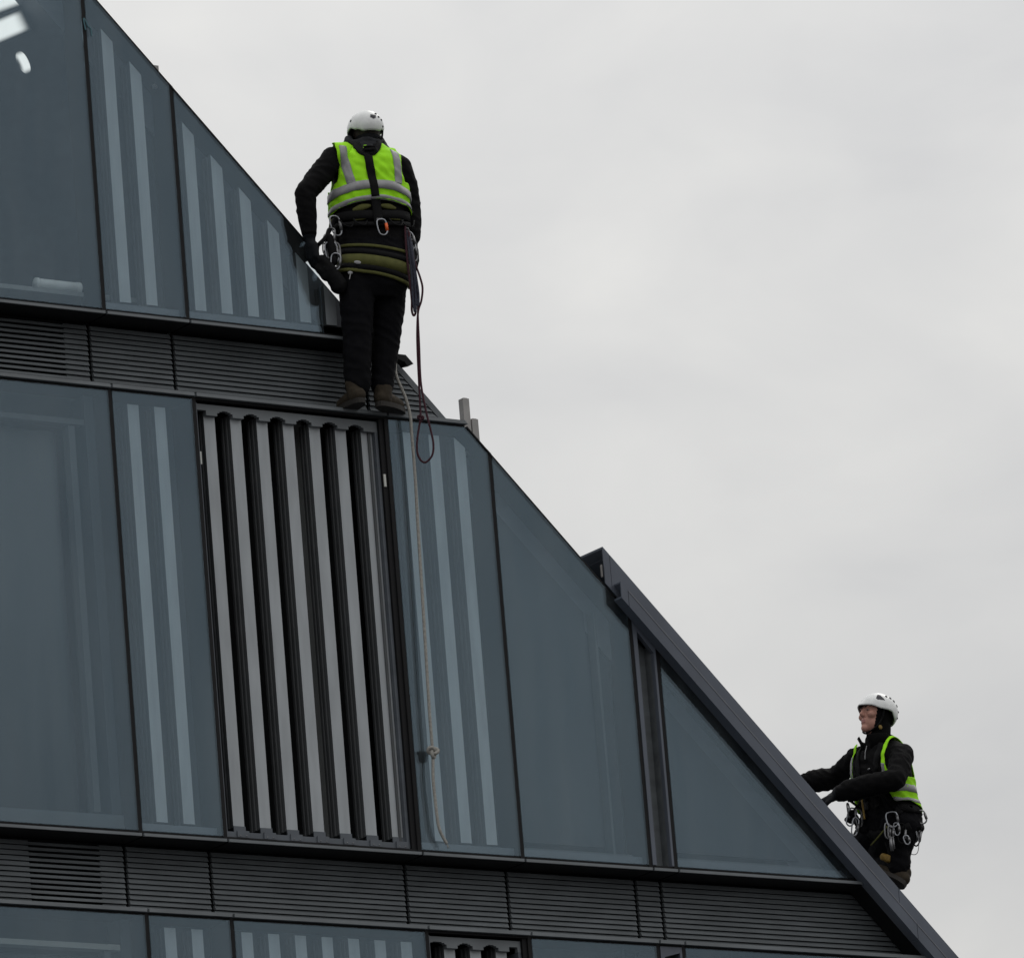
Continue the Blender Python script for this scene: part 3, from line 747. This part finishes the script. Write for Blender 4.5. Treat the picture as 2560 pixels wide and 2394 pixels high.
for k, (xa, za, dr) in enumerate(((-.17, 1.03, .05), (-.10, 1.025, .045), (.10, 1.025, .05), (.17, 1.03, .055))):
    put('gear_loop', MB().tube([bw1(xa-.035, -.13-.03*(abs(xa) < .15), za), bw1(xa-.02, -.165-.03*(abs(xa) < .15), za-dr*.8), bw1(xa+.02, -.165-.03*(abs(xa) < .15), za-dr), bw1(xa+.04, -.13-.03*(abs(xa) < .15), za-.01)], .0045, 6, sub=4), M['web'], har1, True)
put('back_strap', ribbon([back(-.022, 1.455), back(-.020, 1.36), back(-.012, 1.25), back(-.004, 1.15)], .042, bs1, .009, .003, onto=bvv1), M['web'], har1, True)
put('back_strap', ribbon([back(-.004, 1.16), back(0, 1.10), back(.003, 1.03), back(.004, 1.00)], .048, bs1, .022, .004), M['web'], har1, True)
mb = MB(); hq = bvv1.find_nearest(back(-.022, 1.445)); q = hq[0]+hq[1]*.014
mb.tube([q+Vector((-.030, -.006, .020)), q+Vector((.030, .006, .020)), q+Vector((.022, .004, -.028)), q+Vector((-.022, -.004, -.028))], .006, 6, closed=True)
mb.tube([q+Vector((-.027, -.010, 0)), q+Vector((.027, .0, 0))], .008, 6)
mb.ell(q+Vector((0, .006, -.005)), (.040, .008, .034))
put('buckle', mb, M['web'], har1)
for sgn in (-1, 1):
    put('shoulder_strap', ribbon([back(-.022+sgn*.012, 1.44), back(-.018+sgn*.05, 1.475), bw1(sgn*.085, .01, 1.52), bw1(sgn*.09, .12, 1.42), bw1(sgn*.09, .17, 1.2)], .040, bs1, .009, .003, onto=bvv1), M['web'], har1, True)
seat = lambda z0, z1, zm: [bw1(-.20, -.03, z0+.015), bw1(-.155, -.14, z0), bw1(-.02, -.20, zm), bw1(.11, -.17, z1+.012), bw1(.20, -.04, z1)]
put('seat_pad', ribbon(seat(.800, .735, .775), .058, bs1, .006, .010), M['pad'], har1, True)
put('seat_strap', ribbon(seat(.757, .686, .727), .030, bs1, .008, .008), M['web'], har1, True)
put('seat_strap', ribbon(seat(.735, .660, .702), .017, bs1, .008, .008), M['pad'], har1, True)
put('seat_strap', ribbon(seat(.885, .835, .868), .016, bs1, .004, .005), M['pad'], har1, True)
put('seat_strap', ribbon(seat(.850, .790, .825), .030, bs1, .006, .007), M['web'], har1, True)
mb = MB(); mb.ell(bw1(-.135, -.178, .772), (.020, .004, .010), Matrix.Rotation(PH, 3, 'Z') @ Matrix.Rotation(R(8), 3, 'Y')); put('strap_label', mb, M['tape'], har1)
mb = MB().ell(bw1(-.175, -.155, .720), (.014, .006, .010)); mb.tube([bw1(-.175, -.16, .715), bw1(-.185, -.165, .68)], .003, 5); put('strap_end', mb, M['tape'], har1)
for sgn, xs in ((-1, -.15), (1, .15)):
    put('side_strap', ribbon([bw1(xs*1.35, 0, 1.05), bw1(xs*1.4, -.02, .92), bw1(xs*1.35, -.03, .78)], .035, bs1, .008, .004), M['web'], har1, True)
fb = Matrix.Rotation(PH, 3, 'Z')
put('carabiner', carabiner(bw1(.010, -.186, 1.012), .088, .050, fb @ Matrix.Rotation(R(-10), 3, 'Y'), .0048, True), [M['steel'], M['orange']], har1, True)
mb = MB(); mb.tube([bw1(-.012, -.182, 1.014), bw1(.024, -.182, 1.014)], .007, 6); put('buckle', mb, M['alu'], har1)
def gear_cluster(har, spots, seed):
    r_ = random.Random(seed)
    for (p, ln, wd, ang, m_) in spots:
        put('carabiner', carabiner(p, ln, wd, Matrix.Rotation(R(ang), 3, 'Z') @ Matrix.Rotation(R(r_.uniform(-18, 18)), 3, 'Y'), .0045, True), [M[m_], M['alu']], har, True)
gear_cluster(har1, [((-.135, -.17, 1.055), .11, .055, 20, 'steel'), ((-.150, -.18, .985), .10, .050, -20, 'alu'), ((-.170, -.185, .945), .12, .060, 40, 'alu'), ((-.165, -.20, .90), .12, .065, 10, 'steel'),
                    ((-.145, -.19, .90), .14, .065, 5, 'alu'), ((-.185, -.18, .86), .10, .050, 60, 'web'), ((-.135, -.21, .83), .09, .05, 0, 'steel'), ((-.20, -.19, .90), .09, .05, 30, 'web')], 1)
gear_cluster(har1, [((.245, -.03, 1.02), .11, .055, 30, 'steel'), ((.262, -.03, .99), .11, .055, 60, 'alu'), ((.252, -.05, .965), .10, .06, 10, 'steel'), ((.268, -.03, .93), .12, .055, 45, 'alu'), ((.262, -.05, .90), .10, .05, 0, 'steel')], 2)
mb = MB(); mb.cap((-.165, -.19, .93), .022, (-.155, -.19, .84), .026); mb.ell((-.15, -.195, .80), (.022, .02, .035)); put('descender', mb, M['web'], har1, True)
put('lanyard', MB().tube([(-.135, -.12, 1.05), (-.150, -.16, 1.0), (-.185, -.20, .93), (-.225, -.225, .885)], .012, 8, sub=4), M['web'], har1, True)
put('lanyard', MB().tube([(-.150, -.12, 1.05), (-.160, -.17, .99), (-.168, -.19, .95)], .007, 6, sub=4), M['pad'], har1, True)
# dark tool bag hanging between the glove and the thigh
mb = MB()
mb.chain([((-.215, -.205, .80), .030), ((-.175, -.195, .74), .038), ((-.135, -.175, .66), .046)]); mb.chain([((-.235, -.20, .76), .022), ((-.195, -.19, .72), .034)])
me = clay(mb, .006, 3); displace(me, lambda p: wrinkle(p, 16, 30, .005, 5)); me.materials.append(M['web'])
tb = link('tool_bag', me, None, True); tb.location = P1.location; tb.rotation_euler = P1.rotation_euler
tag(tb, 'small black tool bag hanging between the standing worker\'s glove and thigh', 'bag')
put('bag_strap', MB().tube([(-.205, -.20, .81), (-.19, -.20, .87), (-.175, -.19, .93)], .006, 6, sub=4), M['web'], tb, True)

# helmet
frh = Matrix.Rotation(R(20), 3, 'Z') @ Matrix.Rotation(R(-12), 3, 'X')
ov = lambda a, t, n=7: [(a*math.cos(2*math.pi*k/n), t*math.sin(2*math.pi*k/n)) for k in range(n)]
hv = [(math.pi-.10, 1.42, [(-.20, -.10), (.12, -.13), (.17, .05), (.0, .15), (-.15, .07)]), (math.pi-.38, 1.14, ov(.09, .055)), (math.pi-.50, 1.36, ov(.075, .06)), (math.pi-.72, 1.46, ov(.07, .06)), (math.pi-.85, 1.80, ov(.06, .06)), (math.pi+1.25, 1.25, ov(.06, .08))]
h1, hp1 = helmet(P1, (.074, .035, 1.598), frh, .101, .122, .102, hv)
put('chin_strap', MB().tube([hp1(math.pi*.62, 1.62, .92), Vector((.160, .00, 1.53)), Vector((.135, -.01, 1.495))], .006, 6, sub=4), M['web'], h1, True)
mb = MB().tube([hp1(math.pi-1.0, 1.75, .90), hp1(math.pi-.5, 2.0, .86), hp1(math.pi, 2.08, .86), hp1(math.pi+.5, 2.0, .86), hp1(math.pi+1.0, 1.75, .90)], .007, 6, sub=4)
put('neck_band', mb, M['roper'], h1, True)

# ================================================================== worker on the sloping edge, looking up
P2 = empty('person', (2.486, .12, 11.414), RZ)
tag(P2, 'worker in white helmet and black jacket, looking up beside the sloping edge', 'person')
TH = R(-45)        # chest faces to the left and towards the viewer: local (-.7, -.7)
fx2, rx2 = Vector((-.72, -.69, 0)), Vector((-.69, .72, 0))      # facing, his right
def bw2(x, y, z, cx=-.025, cy=-.005): return Vector((cx, cy, 0))+rx2*x+fx2*y+Vector((0, 0, z))
def bl2(p): d = p-Vector((-.025, -.005, 0)); return Vector((d.dot(rx2), d.dot(fx2), p.z))
RO2 = math.atan2(rx2.y, rx2.x)
def torso2(mb):
    rings = [(.035, .0, -.16, .10, .09), (.03, 0, -.10, .165, .125), (.012, 0, -.02, .178, .130), (-.008, 0, .07, .168, .112), (-.016, 0, .15, .176, .118), (-.024, 0, .25, .186, .120), (-.028, 0, .33, .175, .108), (-.030, 0, .385, .125, .085), (-.032, 0, .425, .070, .070), (-.032, 0, .46, .062, .065)]
    mb.loft([(x, y, z, a, b, RO2) for x, y, z, a, b in rings])
    mb.chain([(bw2(-.09, 0, .37), .052), (Vector((.092, -.125, .315)), .066)]); mb.chain([(bw2(.09, 0, .385), .052), (Vector((-.150, .125, .375)), .062)])
    return mb
mb = torso2(MB())
mb.chain([((.092, -.125, .315), .068), ((.068, -.215, .225), .062), ((.034, -.29, .140), .056)]); mb.chain([((.034, -.29, .140), .058), ((-.12, -.23, .138), .060), ((-.23, -.175, .130), .056), ((-.275, -.150, .122), .046)])
mb.chain([((-.150, .125, .375), .066), ((-.215, .21, .345), .058), ((-.280, .29, .318), .053)]); mb.chain([((-.280, .29, .312), .058), ((-.345, .25, .298), .066), ((-.410, .215, .288), .060), ((-.455, .195, .285), .046)])
mb.chain([((.045, -.07, -.07), .112), ((-.02, .07, -.15), .098), ((-.085, .20, -.20), .076)]); mb.chain([((-.085, .20, -.20), .072), ((-.02, .05, -.27), .072), ((.018, -.068, -.318), .060)])
mb.chain([((.045, -.06, -.12), .100), ((.030, -.06, -.215), .068), ((.028, -.078, -.30), .056)])
mb.chain([((-.060, .07, -.03), .110), ((-.12, .19, -.08), .092), ((-.170, .30, -.10), .074)]); mb.chain([((-.170, .30, -.10), .072), ((-.14, .30, -.20), .066), ((-.12, .36, -.29), .05)])
hand(mb, (-.290, -.142, .118), frame((-1, .35, -.35), (.1, -.3, 1)), .8, 1, 1.1, -1)
hand(mb, (-.462, .192, .284), frame((-1, -.2, -.35), (.1, .1, 1)), .8, 1, 1.1, 1)
# head: turned a little more to the left than the chest, chin raised
hf = Vector((-.79, -.57, .24)).normalized(); FH = frame(hf, (0, 0, 1)); HC = Vector((-.026, -.012, .575))
H = lambda x, y, z: HC+FH @ Vector((x, y, z))
mb.ell(H(0, -.006, .020), (.076, .096, .100), FH)
mb.ell(H(0, .020, -.045), (.060, .066, .066), FH)                    # jaw
mb.cap(H(0, .066, -.088), .024, H(0, .060, -.080), .028)             # chin
mb.cap(H(0, .086, .022), .0090, H(0, .104, -.014), .0110); mb.ell(H(0, .092, -.020), (.016, .012, .008), FH)   # nose
mb.cap(H(-.036, .080, .036), .012, H(.036, .080, .036), .012)       # brow
for s_ in (-1, 1): mb.ell(H(s_*.041, .062, -.012), (.024, .024, .024), FH)      # cheeks
mb.cap(H(-.012, .085, -.046), .0070, H(.012, .085, -.046), .0070); mb.cap(H(-.010, .084, -.060), .0076, H(.010, .084, -.060), .0076)
mb.cap((-.030, 0, .42), .072, H(0, -.03, -.05), .066)
body2 = clay(mb, .0052, 3, .45)
def w2(p):
    if p.z > .43 or p.x < -.46 or (p.x < -.29 and p.z < .17): return 0
    return wrinkle(p, 16, 20, .0065, 1) if p.z > .0 else wrinkle(p, 14, 18, .006, 4)
displace(body2, w2)
def reg2(c, n):
    q = FH.transposed() @ (c-HC)
    if c.z > .44:
        if q.y > .030+abs(q.x)*.20 and q.z > -.118 and abs(q.x) < .078:
            return 4 if (abs(q.x) < .019 and -.064 < q.z < -.043 and q.y > .078) else 3
        return 5
    if c.x < -.47 and c.z > .2 or c.x < -.30 and c.z < .16: return 2
    return 0 if c.z > .03 else 1
set_regions(body2, [M['jacket'], M['trouser'], M['glove'], M['skin'], M['lips'], M['hood'], M['hair']], reg2)
for p in body2.polygons:
    if p.material_index == 5: p.material_index = 0
B2 = link('body', body2, P2, True); bv2 = bvh_of(body2)
for s_ in (-1, 1):
    e_ = put('shaded_eye', MB().ell(H(s_*.028, .082, .012), (.010, .006, .0038), FH, 12, 8), M['shaded_eye'], B2, True)
    put('iris', MB().ell(H(s_*.028, .0868, .0125), (.0036, .002, .0030), FH, 10, 6), M['pupil'], B2, True)
    put('eyebrow', MB().tube([H(s_*.014, .092, .029), H(s_*.030, .091, .034), H(s_*.047, .080, .031)], .0032, 6, sub=3), M['hair'], B2, True)
# stand-up collar with pointed ends
mb = MB(); n = 22; v = []
for j, (zz, rr) in enumerate(((.385, .086), (.425, .090), (.455, .100))):
    for i in range(n+1):
        t = math.pi/2+.28+(2*math.pi-.56)*i/n; fl = (abs(i-n/2)/(n/2))**6
        v.append(bw2(rr*math.cos(t)*1.05, rr*math.sin(t)+(.016*fl if j == 2 else 0), zz+.012*math.sin(3*t)*.5+(.010*fl if j == 2 else 0), -.032, 0))
mb.add(v, [(j*(n+1)+i, j*(n+1)+i+1, (j+1)*(n+1)+i+1, (j+1)*(n+1)+i) for j in range(2) for i in range(n)])
c_ = put('collar', mb, M['jacket'], P2, True); md = c_.modifiers.new('t', 'SOLIDIFY'); md.thickness = .006

# harness, vest
def keep2(c, n):
    b = bl2(c); x, z = abs(b.x), c.z
    if z < .048-.03*max(0, -b.y)/.1: return False
    if math.hypot(b.x, b.y-.005) < .085 and z > .36: return False
    if z > .44: return False
    if z > .185:
        if x > .150-.02*math.sin(min(1, (z-.185)/.17)*math.pi*.6): return False
        if b.y > .02 and x < .112: return False
    else:
        if b.y > .02 and x < .105+(.185-z)*.35: return False
    return True
vm2 = vest_from(torso2(MB()), keep2, .05, .0075, .016, .008, 6)
vm2.materials.append(M['hiviz']); vest2 = link('safety_vest', vm2, P2, True)
md = vest2.modifiers.new('t', 'SOLIDIFY'); md.thickness = .004; md.offset = 1
bvv2 = bvh_of(vm2)
tp2 = lambda path, wd=.040: put('reflective_tape', ribbon(path, wd, bvv2, .0055, .001), M['tape'], vest2, True)
tp2([bw2(-.15, .11, .125), bw2(-.20, .03, .122), bw2(-.19, -.08, .120), bw2(-.10, -.17, .120), bw2(0, -.18, .12), bw2(.1, -.17, .12), bw2(.2, -.05, .125), bw2(.17, .10, .13)])
tp2([bw2(-.15, .11, .060), bw2(-.20, .03, .056), bw2(-.19, -.08, .050), bw2(-.10, -.17, .046), bw2(0, -.18, .046), bw2(.1, -.17, .046), bw2(.2, -.05, .05)], .022)
tp2([bw2(.118, .13, .16), bw2(.120, .14, .26), bw2(.115, .10, .36)], .034); tp2([bw2(-.118, .14, .20), bw2(-.120, .14, .27)], .034)
def loop2(z, tilt=0, n=16): return [bw2(.23*math.cos(2*math.pi*i/n), .2*math.sin(2*math.pi*i/n), z+tilt*math.sin(2*math.pi*i/n)) for i in range(n)]
har2 = put('harness', ribbon(loop2(.010), .045, bv2, .005, .004, True), M['web'], P2, True)
put('leg_loop', ribbon([Vector((.10, -.17, -.10)), Vector((-.02, -.12, -.12)), Vector((-.10, .02, -.08))], .04, bv2, .006, .005), M['web'], har2, True)
for s_ in (-1, 1):
    put('chest_strap', ribbon([bw2(s_*.05, .13, .04), bw2(s_*.055, .15, .16), bw2(s_*.075, .14, .27), bw2(s_*.085, .06, .40)], .036, bv2, .005, .003), M['web'], har2, True)
put('zip', MB().tube([bw2(0, .098, .40), bw2(.0, .116, .36), bw2(0, .123, .32)], .003, 6), M['alu'], har2)
put('buckle', MB().ell(bw2(-.03, .130, .255), (.012, .006, .006), FH), M['alu'], har2, True)
mb = MB(); mb.ell((.128, -.09, .000), (.030, .030, .036)); mb.cap((.122, -.09, -.02), .026, (.118, -.08, -.05), .022)
me = clay(mb, .005, 3); displace(me, lambda p: wrinkle(p, 20, 30, .004, 2)); me.materials.append(M['jacket'])
link('pouch', me, har2, True)
gear_cluster(har2, [((-.004, -.205, -.022), .085, .062, 0, 'steel'), ((-.012, -.205, -.100), .075, .030, 15, 'alu'), ((.020, -.20, -.085), .07, .030, -20, 'steel'), ((-.028, -.205, -.085), .085, .035, 30, 'alu'),
                    ((.052, -.19, -.090), .11, .045, 20, 'web'), ((.066, -.19, -.160), .05, .028, 0, 'steel'), ((.160, -.10, -.005), .075, .050, 0, 'alu'), ((.150, -.10, -.085), .12, .038, 10, 'web'), ((.138, -.10, -.075), .09, .030, 50, 'steel'),
                    ((-.235, -.10, .072), .08, .035, 70, 'alu'), ((-.205, -.10, .04), .10, .045, 0, 'steel'), ((-.180, -.10, .035), .10, .045, 40, 'alu'), ((-.195, -.12, -.02), .10, .035, 10, 'steel')], 3)
mb = MB().tube([(-.018, -.215, -.165), (-.016, -.215, -.245)], .009, 8); mb.tube([(-.004, -.215, -.17), (-.002, -.215, -.235)], .005, 6)
put('quickdraw', mb, M['alu'], har2, True)
mb = MB().chain([((-.215, -.08, .02), .020), ((-.190, -.07, -.03), .024), ((-.165, -.06, -.08), .022)]).chain([((-.245, -.06, -.01), .016), ((-.225, -.06, -.02), .018)])
me = clay(mb, .005, 2); displace(me, lambda p: .003*noise.noise(p*40)); me.materials.append(M['web']); link('descender', me, har2, True)
put('lanyard', MB().tube([(-.150, -.08, .09), (-.175, -.09, .06), (-.200, -.10, .03), (-.205, -.10, 0)], .009, 6, sub=4), M['web'], har2, True)
put('sling', MB().tube([(-.155, -.10, .10), (-.152, -.115, .04), (-.150, -.12, -.03)], .006, 6, sub=4), M['yellow'], har2, True)
put('sling', MB().tube([(-.03, -.21, -.10), (-.07, -.20, -.14), (-.11, -.17, -.175), (-.13, -.15, -.19)], .005, 6, sub=4), M['pad'], har2, True)
put('cord', MB().tube([(.140, -.10, -.12), (.142, -.11, -.19), (.128, -.11, -.245), (.100, -.10, -.250), (.070, -.06, -.215)], .0022, 5, sub=5), M['alu'], har2, True)
mb = MB().chain([((-.062, -.075, -.245), .020), ((-.032, -.085, -.262), .024)]); me = clay(mb, .005, 2); displace(me, lambda p: .004*noise.noise(p*50)); me.materials.append(M['yellow']); link('knee_patch', me, har2, True)

# boots on the slope; local axes of the slope (world (-1,0,1) uphill, (1,0,1) outwards)
def toloc(vw): return Vector((vw[0]*math.cos(YAW)-vw[1]*math.sin(YAW), vw[0]*math.sin(YAW)+vw[1]*math.cos(YAW), vw[2]))
upS = toloc((.7071, 0, .7071)); fwS = toloc((-.45, .75, .45)).normalized()
hl = Vector((.034, -.115, -.430)); boot(P2, hl, hl+fwS*.235, upS, .085)
hl = Vector((-.12, .33, -.36)); boot(P2, hl, hl+fwS*.265, upS, .10)

hv2 = [(-1.05, .98, [(-.30, .18), (-.02, -.16), (.16, -.16), (.19, .12), (.10, .20)]), (-1.52, .80, ov(.10, .075, 5)), (-1.85, .84, ov(.10, .08, 5)), (-2.15, .95, ov(.10, .085, 5)), (-2.42, 1.15, ov(.09, .09, 5)), (-2.6, 1.42, ov(.06, .07, 5)), (-2.5, 1.8, ov(.06, .07, 5)),
       (1.05, .98, [(-.16, -.16), (.02, -.16), (.30, .18), (-.10, .20), (-.19, .12)]), (1.52, .80, ov(.10, .075, 5)), (1.85, .84, ov(.10, .08, 5))]
FH2 = frame(Vector((-.79, -.57, .20)).normalized(), (0, 0, 1))
h2, hp2 = helmet(P2, H(0, -.010, .032), FH2, .102, .119, .110, hv2, .020)
for s_ in (-1, 1):
    put('chin_strap', MB().tube([hp2(s_*1.35, 1.60, .93), H(s_*.076, .012, -.03), H(s_*.062, .035, -.085), H(0, .055, -.118)], .0055, 6, sub=5), M['web'], h2, True)
mb = MB().ell(H(-.070, .012, -.082), (.006, .013, .013), FH); put('strap_buckle', mb, M['yellow'], h2, True)

# ------------------------------------------------------------------ ropes
T1 = lambda p: P1.location+Matrix.Rotation(RZ, 3, 'Z') @ Vector(p)
def rope(name, pts, r, m, label, sub=8, extra=None):
    mb = MB().tube([T1(p) for p in pts], r, 8, sub=sub)
    if extra: extra(mb)
    return tag(put(name, mb, m, None, True), label, 'rope')
def knot(mb, c, s):
    c = Vector(c); P = []
    for k in range(28):
        t = 2*math.pi*k/28
        P.append(c+Vector(((math.sin(t)+2*math.sin(2*t))*s, -math.sin(3*t)*s*.8, (math.cos(t)-2*math.cos(2*t))*s)))
    mb.tube(P, s*.95, 8, closed=True, sub=2)
wr = [(-.700, .02, 13.75), (-.734, -.03, 13.655), (-.700, -.050, 13.53), (-.681, -.055, 13.426), (-.679, -.052, 13.333), (-.676, -.048, 13.08), (-.682, -.046, 12.819), (-.689, -.046, 12.45), (-.697, -.046, 12.076), (-.704, -.046, 11.75), (-.704, -.046, 11.534), (-.714, -.046, 11.40), (-.711, -.044, 11.276), (-.700, -.044, 11.121), (-.658, -.044, 11.035)]
mb = MB().tube(wr, .0085, 8, sub=8); knot(mb, (-.704, -.050, 11.540), .0105)
for k in range(7): mb.tube([(-.658, -.044, 11.035), (-.650+.006*math.sin(k*2.1), -.044+.006*math.cos(k*2.1), 11.012)], .002, 5)
tag(put('rope', mb, M['ropew'], None, True), 'thin off-white rope hanging down over the glass with a knot near its lower end', 'rope')
rope('rope', [(.250, -.07, 1.00), (.247, -.10, .90), (.248, -.115, .78), (.252, -.12, .66), (.254, -.12, .56), (.250, -.12, .50), (.258, -.12, .470), (.270, -.12, .492), (.270, -.12, .58), (.275, -.115, .72), (.27, -.10, .86), (.268, -.07, .96)], .0062, M['roper'],
     'dark maroon rope looped at the standing worker\'s right hip')
rope('rope', [(.262, -.06, .97), (.272, -.10, .86), (.290, -.115, .76), (.310, -.12, .68), (.318, -.12, .62), (.306, -.12, .55), (.284, -.12, .49), (.270, -.12, .38), (.263, -.13, .26), (.258, -.14, .10), (.254, -.16, -.06), (.250, -.175, -.128), (.226, -.18, -.235), (.218, -.18, -.312), (.234, -.18, -.362), (.254, -.18, -.377), (.278, -.18, -.365), (.302, -.18, -.33), (.309, -.18, -.265), (.296, -.178, -.17), (.280, -.17, -.06), (.268, -.15, .09), (.275, -.135, .30), (.281, -.125, .47), (.291, -.12, .56), (.288, -.115, .70), (.275, -.10, .84), (.262, -.07, .95)], .0058, M['roper'],
     'long maroon rope hanging from the standing worker\'s hip to a loop over the glass', 6, lambda mb: knot(mb, T1((.252, -.172, -.125)), .006))
rope('rope', [(.256, -.06, .97), (.262, -.11, .84), (.266, -.125, .70), (.262, -.13, .58), (.266, -.13, .49), (.276, -.13, .54), (.280, -.125, .68), (.276, -.12, .82), (.27, -.08, .93)], .0070, M['ropeb'],
     'grey-blue rope coil hanging beside the standing worker\'s right thigh')
rope('rope', [(.262, -.06, .95), (.276, -.12, .82), (.288, -.13, .70), (.294, -.13, .58), (.286, -.13, .52), (.280, -.13, .60), (.284, -.125, .74), (.278, -.08, .90)], .0055, M['ropeb'],
     'thinner grey-blue cord bundle beside the maroon loop at the hip')
